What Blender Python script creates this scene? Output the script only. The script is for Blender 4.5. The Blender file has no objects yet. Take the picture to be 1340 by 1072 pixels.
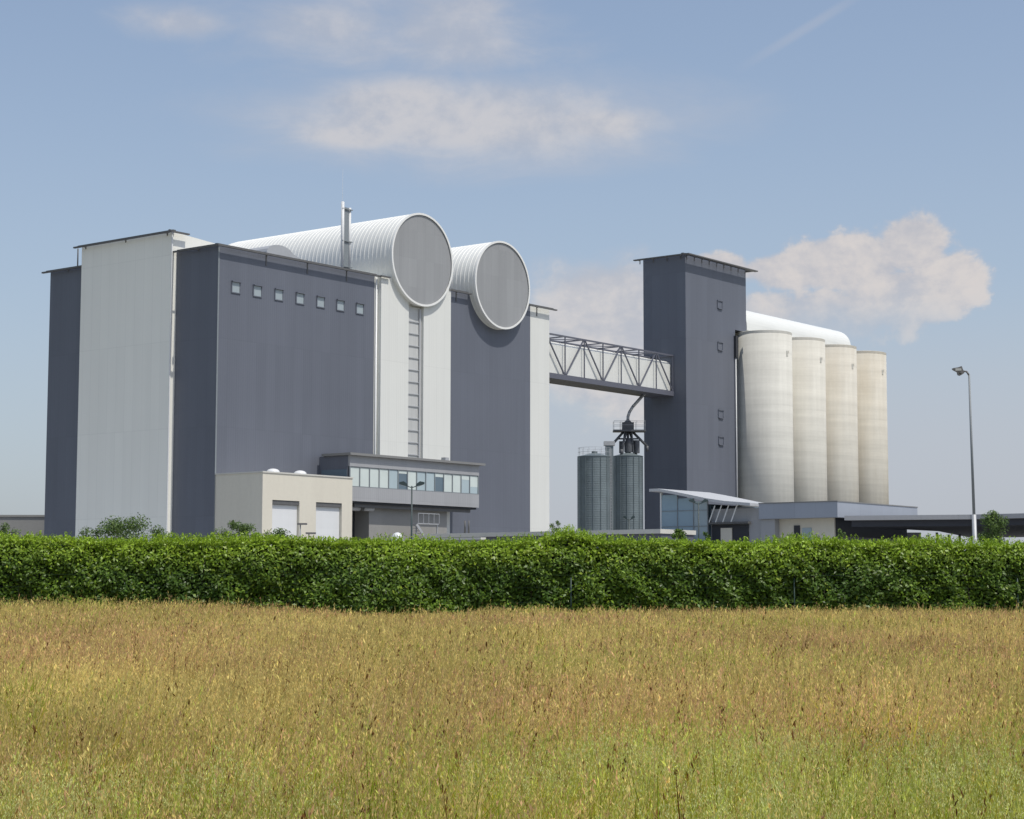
import bpy, math, random
import numpy as np

random.seed(7)
RNG = np.random.default_rng(11)
scene = bpy.context.scene
COL = scene.collection

# ------------------------------------------------------------------ frame of the site
TH = math.radians(37.98)
RX, RY = math.sin(TH), math.cos(TH)          # along the sunlit fronts
LX, LY = -math.cos(TH), math.sin(TH)         # along the shaded ends, away from the road
OX, OY = -23.82, 150.0                       # near corner of the big dark block
ROT = math.atan2(RY, RX)


def W(u, v, z=0.0):
    return (OX + u * RX + v * LX, OY + u * RY + v * LY, z)


# ------------------------------------------------------------------ materials
def new_mat(name):
    m = bpy.data.materials.new(name)
    m.use_nodes = True
    nt = m.node_tree
    b = nt.nodes['Principled BSDF']
    return m, nt, b


class NB:
    """small helper around a node tree"""
    def __init__(self, nt):
        self.nt = nt

    def n(self, t, **kw):
        nd = self.nt.nodes.new(t)
        for k, v in kw.items():
            setattr(nd, k, v)
        return nd

    def put(self, sock, val):
        if isinstance(val, bpy.types.NodeSocket):
            self.nt.links.new(val, sock)
        else:
            sock.default_value = val

    def m(self, op, a, b=0.0, c=0.0, clamp=False):
        nd = self.n('ShaderNodeMath', operation=op)
        nd.use_clamp = clamp
        self.put(nd.inputs[0], a)
        self.put(nd.inputs[1], b)
        self.put(nd.inputs[2], c)
        return nd.outputs[0]

    def smooth(self, x, lo, hi, tlo=0.0, thi=1.0):
        nd = self.n('ShaderNodeMapRange', interpolation_type='SMOOTHSTEP')
        self.put(nd.inputs['Value'], x)
        self.put(nd.inputs['From Min'], lo)
        self.put(nd.inputs['From Max'], hi)
        self.put(nd.inputs['To Min'], tlo)
        self.put(nd.inputs['To Max'], thi)
        return nd.outputs[0]

    def noise(self, vec, scale, detail=4.0, rough=0.55, dist=0.0):
        nd = self.n('ShaderNodeTexNoise')
        self.put(nd.inputs['Vector'], vec)
        nd.inputs['Scale'].default_value = scale
        nd.inputs['Detail'].default_value = detail
        nd.inputs['Roughness'].default_value = rough
        nd.inputs['Distortion'].default_value = dist
        return nd.outputs[0]

    def xyz(self, vec):
        nd = self.n('ShaderNodeSeparateXYZ')
        self.put(nd.inputs[0], vec)
        return nd.outputs

    def vec(self, x, y, z):
        nd = self.n('ShaderNodeCombineXYZ')
        self.put(nd.inputs[0], x)
        self.put(nd.inputs[1], y)
        self.put(nd.inputs[2], z)
        return nd.outputs[0]

    def mix(self, f, a, b):
        nd = self.n('ShaderNodeMix', data_type='RGBA')
        self.put(nd.inputs[0], f)
        self.put(nd.inputs[6], a)
        self.put(nd.inputs[7], b)
        return nd.outputs[2]

    def scale_col(self, col, f):
        nd = self.n('ShaderNodeVectorMath', operation='SCALE')
        self.put(nd.inputs[0], col)
        self.put(nd.inputs['Scale'], f)
        return nd.outputs[0]


def c4(c):
    return (c[0], c[1], c[2], 1.0)


def mat_cladding(name, col, period=1.0, rough=0.45, course=7.2, var=0.05, spec=0.4, streak=0.10):
    """profiled sheet cladding: narrow upright seams, wide sheets, rain streaks"""
    m, nt, b = new_mat(name)
    k = NB(nt)
    tc = k.n('ShaderNodeTexCoord').outputs['Object']
    x, y, z = k.xyz(tc)
    s = k.m('ADD', x, y)
    a = k.m('DIVIDE', s, period)
    cell = k.m('FLOOR', a)
    fr = k.m('FRACT', a)
    row = k.m('FLOOR', k.m('DIVIDE', z, course))
    wn = k.n('ShaderNodeTexWhiteNoise', noise_dimensions='2D')
    k.put(wn.inputs['Vector'], k.vec(cell, row, 0.0))
    sheet = k.m('MULTIPLY', k.m('SUBTRACT', wn.outputs[0], 0.5), var)
    st = k.noise(k.vec(k.m('MULTIPLY', s, 1.1), 0.0, k.m('MULTIPLY', z, 0.06)), 1.0, 5.0, 0.6)
    st2 = k.noise(tc, 0.09, 3.0, 0.5)
    f = k.m('ADD', 1.0, sheet)
    f = k.m('ADD', f, k.m('MULTIPLY', k.m('SUBTRACT', st, 0.5), streak * 2))
    f = k.m('ADD', f, k.m('MULTIPLY', k.m('SUBTRACT', st2, 0.5), streak * 2.0))
    seam = k.m('LESS_THAN', fr, 0.05)
    f = k.m('MULTIPLY', f, k.m('SUBTRACT', 1.0, k.m('MULTIPLY', seam, 0.05)))
    frz = k.m('FRACT', k.m('DIVIDE', z, course))
    f = k.m('MULTIPLY', f, k.m('SUBTRACT', 1.0, k.m('MULTIPLY', k.m('LESS_THAN', frz, 0.012), 0.04)))
    k.put(b.inputs['Base Color'], k.scale_col(c4(col)[:3], f))
    b.inputs['Roughness'].default_value = rough
    b.inputs['Specular IOR Level'].default_value = spec
    rib = k.m('ABSOLUTE', k.m('SUBTRACT', k.m('FRACT', k.m('DIVIDE', s, 0.25)), 0.5))
    bp = k.n('ShaderNodeBump')
    bp.inputs['Strength'].default_value = 0.15
    bp.inputs['Distance'].default_value = 0.02
    k.put(bp.inputs['Height'], k.smooth(rib, 0.2, 0.3))
    nt.links.new(bp.outputs[0], b.inputs['Normal'])
    return m


def mat_plain(name, col, rough=0.5, metal=0.0, var=0.06, scale=1.5, spec=0.5):
    m, nt, b = new_mat(name)
    k = NB(nt)
    tc = k.n('ShaderNodeTexCoord').outputs['Object']
    nz = k.noise(tc, scale, 5.0, 0.6)
    f = k.m('ADD', 1.0, k.m('MULTIPLY', k.m('SUBTRACT', nz, 0.5), var * 2))
    k.put(b.inputs['Base Color'], k.scale_col(c4(col)[:3], f))
    b.inputs['Roughness'].default_value = rough
    b.inputs['Metallic'].default_value = metal
    b.inputs['Specular IOR Level'].default_value = spec
    return m


def mat_concrete(name, col, stain, amount, bands=True):
    m, nt, b = new_mat(name)
    k = NB(nt)
    tc = k.n('ShaderNodeTexCoord').outputs['Object']
    x, y, z = k.xyz(tc)
    lift = k.noise(k.vec(k.m('MULTIPLY', x, 0.03), k.m('MULTIPLY', y, 0.03), k.m('MULTIPLY', z, 0.55)), 1.0, 4.0, 0.7)
    blot = k.noise(k.vec(x, y, k.m('MULTIPLY', z, 0.25)), 0.28, 5.0, 0.6)
    fine = k.noise(tc, 3.5, 4.0, 0.6)
    drip = k.noise(k.vec(k.m('MULTIPLY', x, 1.6), k.m('MULTIPLY', y, 1.6), k.m('MULTIPLY', z, 0.05)), 1.0, 4.0, 0.6)
    f = k.m('ADD', 0.98, k.m('MULTIPLY', k.m('SUBTRACT', fine, 0.5), 0.10))
    if bands:
        f = k.m('ADD', f, k.m('MULTIPLY', k.m('SUBTRACT', lift, 0.5), 0.62))
        lj = k.m('LESS_THAN', k.m('FRACT', k.m('DIVIDE', z, 2.45)), 0.03)
        f = k.m('SUBTRACT', f, k.m('MULTIPLY', lj, 0.05))
    f = k.m('ADD', f, k.m('MULTIPLY', k.m('SUBTRACT', drip, 0.5), 0.26 if bands else 0.09))
    sf = k.m('MULTIPLY', k.smooth(blot, 0.3, 0.72), amount, clamp=True)
    base = k.mix(sf, c4(col), c4(stain))
    k.put(b.inputs['Base Color'], k.scale_col(base, f))
    b.inputs['Roughness'].default_value = 0.9
    b.inputs['Specular IOR Level'].default_value = 0.2
    return m


def mat_glass(name, col, rough=0.08, spec=0.6):
    m, nt, b = new_mat(name)
    k = NB(nt)
    tc = k.n('ShaderNodeTexCoord').outputs['Object']
    nz = k.noise(tc, 0.5, 3.0, 0.5)
    f = k.m('ADD', 1.0, k.m('MULTIPLY', k.m('SUBTRACT', nz, 0.5), 0.25))
    k.put(b.inputs['Base Color'], k.scale_col(c4(col)[:3], f))
    b.inputs['Roughness'].default_value = rough
    b.inputs['Specular IOR Level'].default_value = spec
    return m


def mat_veg(name, rough=0.6, transl=0.25, spec=0.3):
    """leaf or blade: colour of each one from the mesh, a little light passing through"""
    m, nt, b = new_mat(name)
    k = NB(nt)
    at = k.n('ShaderNodeAttribute', attribute_name='Col')
    k.put(b.inputs['Base Color'], at.outputs['Color'])
    b.inputs['Roughness'].default_value = rough
    b.inputs['Specular IOR Level'].default_value = spec
    tr = k.n('ShaderNodeBsdfTranslucent')
    k.put(tr.inputs['Color'], at.outputs['Color'])
    mx = k.n('ShaderNodeMixShader')
    mx.inputs[0].default_value = transl
    nt.links.new(b.outputs[0], mx.inputs[1])
    nt.links.new(tr.outputs[0], mx.inputs[2])
    nt.links.new(mx.outputs[0], nt.nodes['Material Output'].inputs['Surface'])
    return m


def mat_ground(name):
    m, nt, b = new_mat(name)
    k = NB(nt)
    tc = k.n('ShaderNodeTexCoord').outputs['Object']
    a = k.noise(tc, 0.35, 6.0, 0.65)
    c = k.noise(tc, 6.0, 5.0, 0.7)
    g = k.mix(k.smooth(a, 0.35, 0.65), (0.17, 0.12, 0.04, 1), (0.11, 0.115, 0.028, 1))
    k.put(b.inputs['Base Color'], k.scale_col(g, k.m('ADD', 0.6, k.m('MULTIPLY', c, 0.8))))
    b.inputs['Roughness'].default_value = 1.0
    b.inputs['Specular IOR Level'].default_value = 0.1
    return m


M = dict(
    dark=mat_cladding('slate_grey_cladding', (0.136, 0.148, 0.179), period=1.1, rough=0.45, streak=0.10, var=0.07, spec=0.28),
    white=mat_cladding('white_cladding', (0.71, 0.715, 0.675), period=1.1, rough=0.5, streak=0.05, var=0.03),
    pale=mat_cladding('pale_grey_cladding', (0.90, 0.89, 0.815), period=1.1, rough=0.5, streak=0.05, var=0.03),
    seam=mat_plain('white_standing_seam_metal', (0.76, 0.76, 0.72), rough=0.5, var=0.06, scale=0.4),
    disc=mat_cladding('grey_sheet_disc', (0.30, 0.307, 0.312), period=1.2, course=2.6, rough=0.55, var=0.10, streak=0.12),
    rim=mat_plain('white_painted_rim', (0.80, 0.80, 0.77), rough=0.45),
    eave=mat_plain('weathered_dark_steel', (0.115, 0.115, 0.115), rough=0.6, var=0.25, scale=2.0),
    galv=mat_plain('galvanised_steel', (0.44, 0.45, 0.46), rough=0.5, metal=0.2, var=0.12),
    groove=mat_cladding('grey_louvre_panel', (0.52, 0.525, 0.51), period=0.5, course=1.1, streak=0.12),
    fluepipe=mat_plain('light_grey_pipe', (0.64, 0.65, 0.65), rough=0.45),
    rooflight=mat_plain('light_grey_roof_sheet', (0.50, 0.51, 0.52), rough=0.5),
    whitepipe=mat_plain('white_painted_pipe', (0.76, 0.77, 0.76), rough=0.45),
    cream=mat_concrete('cream_render', (0.70, 0.665, 0.565), (0.62, 0.58, 0.49), 0.5, bands=False),
    door=mat_cladding('white_roller_shutter', (0.72, 0.73, 0.73), period=20.0, course=0.45, var=0.03, streak=0.04),
    dome=mat_plain('milky_acrylic_dome', (0.72, 0.73, 0.73), rough=0.25),
    fascia=mat_cladding('light_grey_metal_fascia', (0.36, 0.365, 0.375), period=1.8, course=9.0, streak=0.08),
    fasciab=mat_cladding('blue_grey_metal_fascia', (0.33, 0.36, 0.41), period=1.8, course=9.0, streak=0.05),
    roofedge=mat_plain('grey_roof_edge', (0.22, 0.22, 0.215), rough=0.6),
    blind=mat_glass('pale_blind_behind_glass', (0.60, 0.665, 0.635)),
    pane=mat_glass('grey_green_glass', (0.33, 0.38, 0.40), rough=0.15),
    blind2=mat_glass('bluish_glass', (0.40, 0.49, 0.52)),
    darkglass=mat_glass('dark_glass', (0.12, 0.17, 0.21)),
    hallglass=mat_glass('blue_hall_glass', (0.27, 0.38, 0.46), rough=0.1),
    paleglass=mat_glass('pale_hall_glass', (0.34, 0.42, 0.46), rough=0.1),
    frame=mat_plain('grey_window_frame', (0.22, 0.245, 0.26), rough=0.5),
    steelblue=mat_plain('blue_grey_truss_steel', (0.115, 0.12, 0.15), rough=0.55),
    black=mat_plain('black_paint_and_shade', (0.035, 0.038, 0.045), rough=0.7),  # dark parts, and painted shade for the office recess and gate front
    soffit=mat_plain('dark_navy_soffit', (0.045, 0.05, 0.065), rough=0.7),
    greywall=mat_concrete('grey_concrete_wall', (0.33, 0.325, 0.31), (0.27, 0.265, 0.25), 0.6, bands=False),
    whitewall=mat_concrete('pale_concrete_coping', (0.62, 0.61, 0.56), (0.52, 0.50, 0.45), 0.5, bands=False),
    silosteel=mat_plain('corrugated_galvanised_steel', (0.17, 0.205, 0.215), rough=0.5, metal=0.2, var=0.35, scale=0.5),
    darksteel=mat_plain('dark_bin_steel', (0.10, 0.105, 0.115), rough=0.55),
    lampgreen=mat_plain('dark_green_lamp_paint', (0.035, 0.055, 0.055), rough=0.45),
    mast=mat_plain('grey_mast_steel', (0.24, 0.26, 0.27), rough=0.6, var=0.03),
    flood=mat_plain('dull_grey_flood_casing', (0.16, 0.155, 0.15), rough=0.5),
    lens=mat_glass('lamp_lens', (0.45, 0.45, 0.42)),
    vault=mat_plain('bright_white_vault_metal', (0.74, 0.75, 0.72), rough=0.45, var=0.03, scale=0.3),
    bark=mat_plain('bark', (0.09, 0.07, 0.05), rough=0.9, var=0.3, scale=8.0),
    hedgecore=mat_plain('twig_core_shade', (0.018, 0.026, 0.010), rough=1.0, var=0.4, scale=3.0, spec=0.1),  # near-black, shade of the hedge interior put into the colour
    fence=mat_plain('dark_green_fence_wire', (0.03, 0.06, 0.045), rough=0.5),
    leaf=mat_veg('hedge_leaf', rough=0.42, transl=0.30, spec=0.36),
    dullleaf=mat_veg('shrub_leaf', rough=0.6, transl=0.2, spec=0.25),
    grass=mat_veg('grass_blade', rough=0.8, transl=0.42, spec=0.04),
    ground=mat_ground('field_soil'),
)
SILO_M = [mat_concrete('silo_concrete_grey', (0.60, 0.59, 0.535), (0.50, 0.49, 0.445), 0.6),
          mat_concrete('silo_concrete_light', (0.59, 0.575, 0.515), (0.51, 0.485, 0.42), 0.65),
          mat_concrete('silo_concrete_buff', (0.58, 0.56, 0.495), (0.49, 0.45, 0.375), 0.8),
          mat_concrete('silo_concrete_ochre', (0.575, 0.55, 0.48), (0.48, 0.435, 0.35), 0.85)]


# ------------------------------------------------------------------ mesh builder
class MB:
    def __init__(self):
        self.v = []
        self.f = []
        self.sm = []

    def add(self, vs, fs, smooth=False):
        o = len(self.v)
        self.v += [tuple(p) for p in vs]
        self.f += [tuple(i + o for i in f) for f in fs]
        self.sm += [smooth] * len(fs)
        return self

    def box(self, x0, x1, y0, y1, z0, z1):
        vs = [(x, y, z) for z in (z0, z1) for y in (y0, y1) for x in (x0, x1)]
        return self.add(vs, [(0, 2, 3, 1), (4, 5, 7, 6), (0, 1, 5, 4), (2, 6, 7, 3), (0, 4, 6, 2), (1, 3, 7, 5)])

    def prism(self, poly, z0, z1):
        """plan polygon (counter clockwise) raised from z0 to z1"""
        n = len(poly)
        vs = [(p[0], p[1], z0) for p in poly] + [(p[0], p[1], z1) for p in poly]
        fs = [tuple(range(n - 1, -1, -1)), tuple(range(n, 2 * n))]
        fs += [(i, (i + 1) % n, n + (i + 1) % n, n + i) for i in range(n)]
        return self.add(vs, fs)

    def extrude(self, prof, axis, a0, a1):
        """closed profile of pairs; axis 'x': pairs are (y,z); 'y': pairs are (x,z)"""
        n = len(prof)
        mk = (lambda a, p: (a, p[0], p[1])) if axis == 'x' else (lambda a, p: (p[0], a, p[1]))
        vs = [mk(a0, p) for p in prof] + [mk(a1, p) for p in prof]
        fs = [tuple(range(n)), tuple(range(2 * n - 1, n - 1, -1))]
        fs += [(i, n + i, n + (i + 1) % n, (i + 1) % n) for i in range(n)]
        return self.add(vs, fs)

    def tube(self, p0, p1, r0, r1=None, seg=10, smooth=True):
        r1 = r0 if r1 is None else r1
        a = np.array(p0, float)
        b = np.array(p1, float)
        d = b - a
        d /= np.linalg.norm(d)
        t = np.array([0, 0, 1.0]) if abs(d[2]) < 0.9 else np.array([1.0, 0, 0])
        s = np.cross(d, t)
        s /= np.linalg.norm(s)
        q = np.cross(d, s)
        vs = []
        for p, r in ((a, r0), (b, r1)):
            for i in range(seg):
                an = 2 * math.pi * i / seg
                vs.append(tuple(p + r * (math.cos(an) * s + math.sin(an) * q)))
        o = len(self.v)
        self.add(vs, [(i, seg + i, seg + (i + 1) % seg, (i + 1) % seg) for i in range(seg)], smooth)
        self.add([], [])
        self.f += [tuple(o + i for i in range(seg)), tuple(o + seg + i for i in range(seg - 1, -1, -1))]
        self.sm += [False, False]
        return self

    def bar(self, p0, p1, w, h=None):
        h = w if h is None else h
        a = np.array(p0, float)
        b = np.array(p1, float)
        d = b - a
        d /= np.linalg.norm(d)
        t = np.array([0, 0, 1.0]) if abs(d[2]) < 0.95 else np.array([0, 1.0, 0])
        s = np.cross(d, t)
        s /= np.linalg.norm(s)
        q = np.cross(s, d)
        vs = []
        for p in (a, b):
            for i, j in ((-1, -1), (1, -1), (1, 1), (-1, 1)):
                vs.append(tuple(p + s * i * w / 2 + q * j * h / 2))
        return self.add(vs, [(0, 1, 2, 3), (7, 6, 5, 4), (0, 4, 5, 1), (1, 5, 6, 2), (2, 6, 7, 3), (3, 7, 4, 0)])

    def lathe(self, prof, cx=0.0, cy=0.0, seg=48, smooth=False, cap=True):
        """profile of (r, z) turned about the upright axis at cx, cy"""
        n = len(prof)
        vs = []
        for r, z in prof:
            for i in range(seg):
                an = 2 * math.pi * i / seg
                vs.append((cx + r * math.cos(an), cy + r * math.sin(an), z))
        fs = []
        for k in range(n - 1):
            for i in range(seg):
                j = (i + 1) % seg
                fs.append((k * seg + i, k * seg + j, (k + 1) * seg + j, (k + 1) * seg + i))
        o = len(self.v)
        self.add(vs, fs, smooth)
        if cap:
            self.f += [tuple(o + i for i in range(seg - 1, -1, -1)), tuple(o + (n - 1) * seg + i for i in range(seg))]
            self.sm += [False, False]
        return self

    def drum(self, prof, cx, cz, seg=144, cap=False):
        """profile of (y, r) turned about the level axis through x=cx, z=cz"""
        vs = []
        for y, r in prof:
            for i in range(seg):
                an = 2 * math.pi * i / seg
                vs.append((cx + r * math.cos(an), y, cz + r * math.sin(an)))
        fs = []
        for k in range(len(prof) - 1):
            for i in range(seg):
                j = (i + 1) % seg
                fs.append((k * seg + i, k * seg + j, (k + 1) * seg + j, (k + 1) * seg + i))
        o = len(self.v)
        self.add(vs, fs)
        if cap:
            n = len(prof)
            self.f += [tuple(o + i for i in range(seg)), tuple(o + (n - 1) * seg + i for i in range(seg - 1, -1, -1))]
            self.sm += [False, False]
        return self

    def build(self, name, mat, parent=None, off=(0, 0, 0)):
        me = bpy.data.meshes.new(name)
        me.from_pydata([(x - off[0], y - off[1], z - off[2]) for x, y, z in self.v], [], self.f)
        me.materials.append(mat)
        me.polygons.foreach_set('use_smooth', self.sm)
        me.update()
        o = bpy.data.objects.new(name, me)
        COL.objects.link(o)
        if parent is not None:
            o.parent = parent
        return o


def tag(o, label=None, cat=None, group=None, kind=None):
    if label:
        o['label'] = label
    if cat:
        o['category'] = cat
    if group:
        o['group'] = group
    if kind:
        o['kind'] = kind
    return o


SITE_OFF = {}


def site_thing(name, label, cat, u, v, group=None):
    """Empty at a plan point of the plant, turned with the plant's walls"""
    e = bpy.data.objects.new(name, None)
    e.empty_display_size = 0.5
    COL.objects.link(e)
    e.location = W(u, v)
    e.rotation_euler = (0, 0, ROT)
    tag(e, label, cat, group)
    SITE_OFF[e.name] = (u, v, 0)
    return e


def part(e, name, mb, mat, root=None):
    """part given in plant coordinates (u, v, z); root is the thing whose base the numbers are taken from"""
    off = SITE_OFF[(root or e).name]
    o = mb.build(name, mat, e, off)
    return o


def world_thing(name, label, cat, x, y, group=None, rz=0.0):
    e = bpy.data.objects.new(name, None)
    e.empty_display_size = 0.5
    COL.objects.link(e)
    e.location = (x, y, 0)
    e.rotation_euler = (0, 0, rz)
    tag(e, label, cat, group)
    return e


def np_mesh(name, verts, quads, cols, mat, parent=None):
    me = bpy.data.meshes.new(name)
    nv, nf = len(verts), len(quads)
    me.vertices.add(nv)
    me.vertices.foreach_set('co', np.ascontiguousarray(verts, dtype=np.float32).ravel())
    me.loops.add(nf * 4)
    me.loops.foreach_set('vertex_index', np.ascontiguousarray(quads, dtype=np.int32).ravel())
    me.polygons.add(nf)
    me.polygons.foreach_set('loop_start', np.arange(0, nf * 4, 4, dtype=np.int32))
    me.update(calc_edges=True)
    ca = me.color_attributes.new('Col', 'FLOAT_COLOR', 'POINT')
    c = np.ones((nv, 4), dtype=np.float32)
    c[:, :3] = cols
    ca.data.foreach_set('color', c.ravel())
    me.materials.append(mat)
    o = bpy.data.objects.new(name, me)
    COL.objects.link(o)
    if parent is not None:
        o.parent = parent
    return o


# ------------------------------------------------------------------ the big plant building
def eave_run(mb, axis, wall, sgn, a0, a1, ztop, d0=0.30, d1=0.52, step=4.9, first=2.0, drop=1.0):
    """slim rail carried off the wall head on brackets, with a coping on the wall"""
    def bx(a, b, p, q, z0, z1):
        p, q = min(p, q), max(p, q)
        if axis == 'u':
            mb.box(a, b, p, q, z0, z1)
        else:
            mb.box(p, q, a, b, z0, z1)
    bx(a0, a1, wall + sgn * d0, wall + sgn * d1, ztop - 0.17, ztop - 0.05)
    bx(a0 + 0.32, a1 - 0.02, wall - sgn * 0.25, wall + sgn * 0.05, ztop + 0.01, ztop + 0.12)
    p = a0 + first
    while p < a1 - 0.3:
        bx(p, p + 0.09, wall + sgn * 0.053, wall + sgn * d0, ztop - 0.15, ztop - 0.07)
        bx(p, p + 0.10, wall + sgn * 0.004, wall + sgn * 0.05, ztop - drop, ztop - 0.02)
        p += step


ZE = 29.2
plant = site_thing('plant_building', 'huge slate grey and white clad plant building with two white drums on its roof', 'building', 0, 0)
blk = part(plant, 'dark_block', MB().box(0, 18.8, 0, 21.4, 0, ZE), M['dark'])
white_end = MB().extrude([(-0.6, 0), (6.5, 0), (6.5, 30.35), (-0.6, 30.8)][::-1], 'y', 5.0, 16.45)
part(plant, 'pale_block', white_end, M['pale'])
part(plant, 'white_block', MB().prism([(18.83, 0.02), (19.2, 0.02), (19.2, -0.45), (22.95, -0.45), (22.95, 0.0),
                                       (25.0, 0.0), (25.0, -0.45), (28.87, -0.45), (28.87, 21.2), (18.83, 21.2)], 0, ZE - 0.02), M['white'])
part(plant, 'dark_block', MB().box(28.89, 41.6, 0, 21.4, 0, ZE), M['dark'])
part(plant, 'white_block', MB().box(41.62, 44.75, 0.01, 21.3, 0, ZE + 0.03), M['white'])
# recessed grey louvre strip with its rails
gp = part(plant, 'louvre_panel', MB().box(22.97, 24.98, -0.22, -0.02, 8.9, 26.9), M['groove'])
lr = MB()
z = 13.4
while z < 26.5:
    lr.box(22.99, 24.7, -0.30, -0.224, z, z + 0.09)
    z += 1.1
lr.box(24.55, 24.72, -0.34, -0.304, 9.2, 26.8)
part(gp, 'rail', lr, M['galv'], plant)
# downpipe in the slot beside the white block
part(plant, 'downpipe', MB().tube((18.98, -0.08, 0.1), (18.98, -0.08, 29.0), 0.09), M['whitepipe'])
# eaves
m = MB(); eave_run(m, 'u', 0.0, -1, -0.5, 19.1, ZE, first=5.8); part(plant, 'eave_rail', m, M['eave'])
m = MB(); eave_run(m, 'v', 0.0, -1, -0.29, 4.95, ZE, first=2.6, drop=0.25); part(plant, 'eave_rail', m, M['eave'])
m = MB(); eave_run(m, 'v', -0.6, -1, 4.45, 17.0, 30.8, first=1.0, step=5.2, drop=0.3); part(plant, 'eave_rail', m, M['eave'])
m = MB(); m.box(-0.88, 0.9, 4.45, 4.68, 30.64, 30.76); m.box(-0.88, -0.5, 4.9, 5.1, 30.81, 30.92); part(plant, 'eave_rail', m, M['eave'])
m = MB(); eave_run(m, 'v', 0.0, -1, 16.3, 22.0, ZE, first=2.6, drop=0.25); part(plant, 'eave_rail', m, M['eave'])
m = MB(); eave_run(m, 'u', 0.0, -1, 28.6, 31.9, ZE, first=1.5); part(plant, 'eave_rail', m, M['eave'])
m = MB(); eave_run(m, 'u', 0.0, -1, 40.4, 45.4, ZE + 0.05, first=2.2); part(plant, 'eave_rail', m, M['eave'])
m = MB(); m.box(18.95, 20.15, -0.75, -0.55, ZE - 0.16, ZE - 0.05); part(plant, 'eave_rail', m, M['eave'])
part(plant, 'downpipe', MB().tube((-0.78, 16.75, ZE - 0.1), (-0.78, 16.75, 30.62), 0.06), M['eave'])
part(plant, 'corner_trim', MB().box(-0.62, -0.5, 4.93, 4.995, 0, 30.7), M['whitepipe'])
part(plant, 'corner_trim', MB().box(-0.04, 0.1, -0.035, -0.004, 0, ZE - 0.2), M['frame'])

# seven small square windows
for u in (1.95, 4.4, 6.89, 9.41, 11.92, 14.4, 16.89):
    f = MB()
    f.box(u - 0.52, u - 0.42, -0.07, -0.003, 25.45, 26.45)
    f.box(u + 0.42, u + 0.52, -0.07, -0.003, 25.45, 26.45)
    f.box(u - 0.42, u + 0.42, -0.07, -0.003, 25.45, 25.53)
    f.box(u - 0.50, u + 0.50, -0.20, -0.073, 26.37, 26.45)
    f.box(u - 0.42, u + 0.42, -0.07, -0.003, 26.37, 26.45)
    wf = part(plant, 'window', f, M['dark'])
    part(wf, 'pane', MB().box(u - 0.415, u + 0.415, -0.03, -0.006, 25.535, 26.365), M['pane'], plant)


def drum(cx, cz, r, y0, y1):
    prof = []
    y = y0 + 0.3
    prof.append((y0, r))
    while y < y1 - 0.6:
        prof += [(y, r), (y + 0.03, r + 0.03), (y + 0.13, r + 0.03), (y + 0.17, r)]
        y += 0.50
    prof.append((y1, r))
    d = part(plant, 'roof_drum', MB().drum(prof, cx, cz), M['seam'])
    part(d, 'end_disc', MB().drum([(y0 + 0.05, r - 0.122), (y0 + 0.12, r - 0.122)], cx, cz, cap=True), M['disc'], plant)
    part(d, 'end_disc', MB().drum([(y1 - 0.12, r - 0.02), (y1 - 0.05, r - 0.02)], cx, cz, cap=True), M['disc'], plant)
    part(d, 'rim', MB().drum([(y0 - 0.06, r - 0.12), (y0 - 0.06, r + 0.06), (y0 + 0.12, r + 0.06), (y0 + 0.12, r + 0.004),
                              (y0 - 0.0, r - 0.12), (y0 - 0.06, r - 0.12)], cx, cz), M['rim'], plant)


drum(24.35, 31.27, 4.22, -0.85, 22.6)
drum(36.15, 30.45, 4.20, -0.85, 22.6)

# twin flue, antenna and roof hood
fl = MB()
fl.tube((16.72, 2.0, ZE), (16.72, 2.0, 35.75), 0.15)
fl.tube((17.72, 2.1, ZE), (17.72, 2.1, 35.35), 0.15)
flue = part(plant, 'flue', fl, M['fluepipe'])
fb = MB().box(16.92, 17.52, 1.98, 2.1, ZE + 0.3, 35.3)
for zz in (29.9, 32.2, 35.1):
    fb.box(16.6, 17.9, 1.86, 1.96, zz, zz + 0.08)
part(flue, 'flue_frame', fb, M['frame'], plant)
part(flue, 'antenna', MB().tube((17.0, 2.3, ZE), (17.0, 2.3, 38.8), 0.018, 0.010, seg=6), M['galv'], plant)
hood = MB()
pr = [(7.6, ZE), (7.6, 30.0)] + [(9.2 + 1.6 * math.cos(a), 30.0 + 0.75 * math.sin(a)) for a in np.linspace(math.pi, 0.3, 9)] + [(12.2, 29.7), (12.2, ZE)]
hood.extrude(pr[::-1], 'y', 2.2, 5.0)
part(plant, 'roof_hood', hood, M['galv'])

# ------------------------------------------------------------------ cream loading annex
ann = site_thing('loading_annex', 'low cream rendered annex with two white roller doors against the dark plant wall', 'building', 0, -5.4)
b = MB()
b.box(0.03, 10.35, -5.0, -0.03, 0, 10.5)
b.box(0.03, 1.12, -5.4, -5.0, 0, 10.5)
b.box(4.16, 6.06, -5.4, -5.0, 0, 10.5)
b.box(9.1, 10.35, -5.4, -5.0, 0, 10.5)
b.box(1.12, 4.16, -5.4, -5.0, 8.4, 10.5)
b.box(6.06, 9.1, -5.4, -5.0, 8.4, 10.5)
part(ann, 'wall', b, M['cream'])
part(ann, 'coping', MB().box(-0.03, 10.41, -5.46, -0.035, 10.504, 10.62), M['whitewall'])
for x0 in (1.15, 6.09):
    d = part(ann, 'roller_door', MB().box(x0, x0 + 2.98, -5.16, -5.004, 0, 8.05), M['door'])
    part(d, 'lintel', MB().box(x0, x0 + 2.98, -5.34, -5.18, 8.06, 8.38), M['eave'], ann)
for x0 in (1.95, 5.0):
    pf = [(0.54, 10.5), (0.54, 10.66), (0.49, 10.77), (0.38, 10.86), (0.21, 10.92), (0.05, 10.94)]
    part(ann, 'skylight_dome', MB().lathe(pf, x0, -4.6, seg=24, smooth=True), M['dome'])

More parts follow.
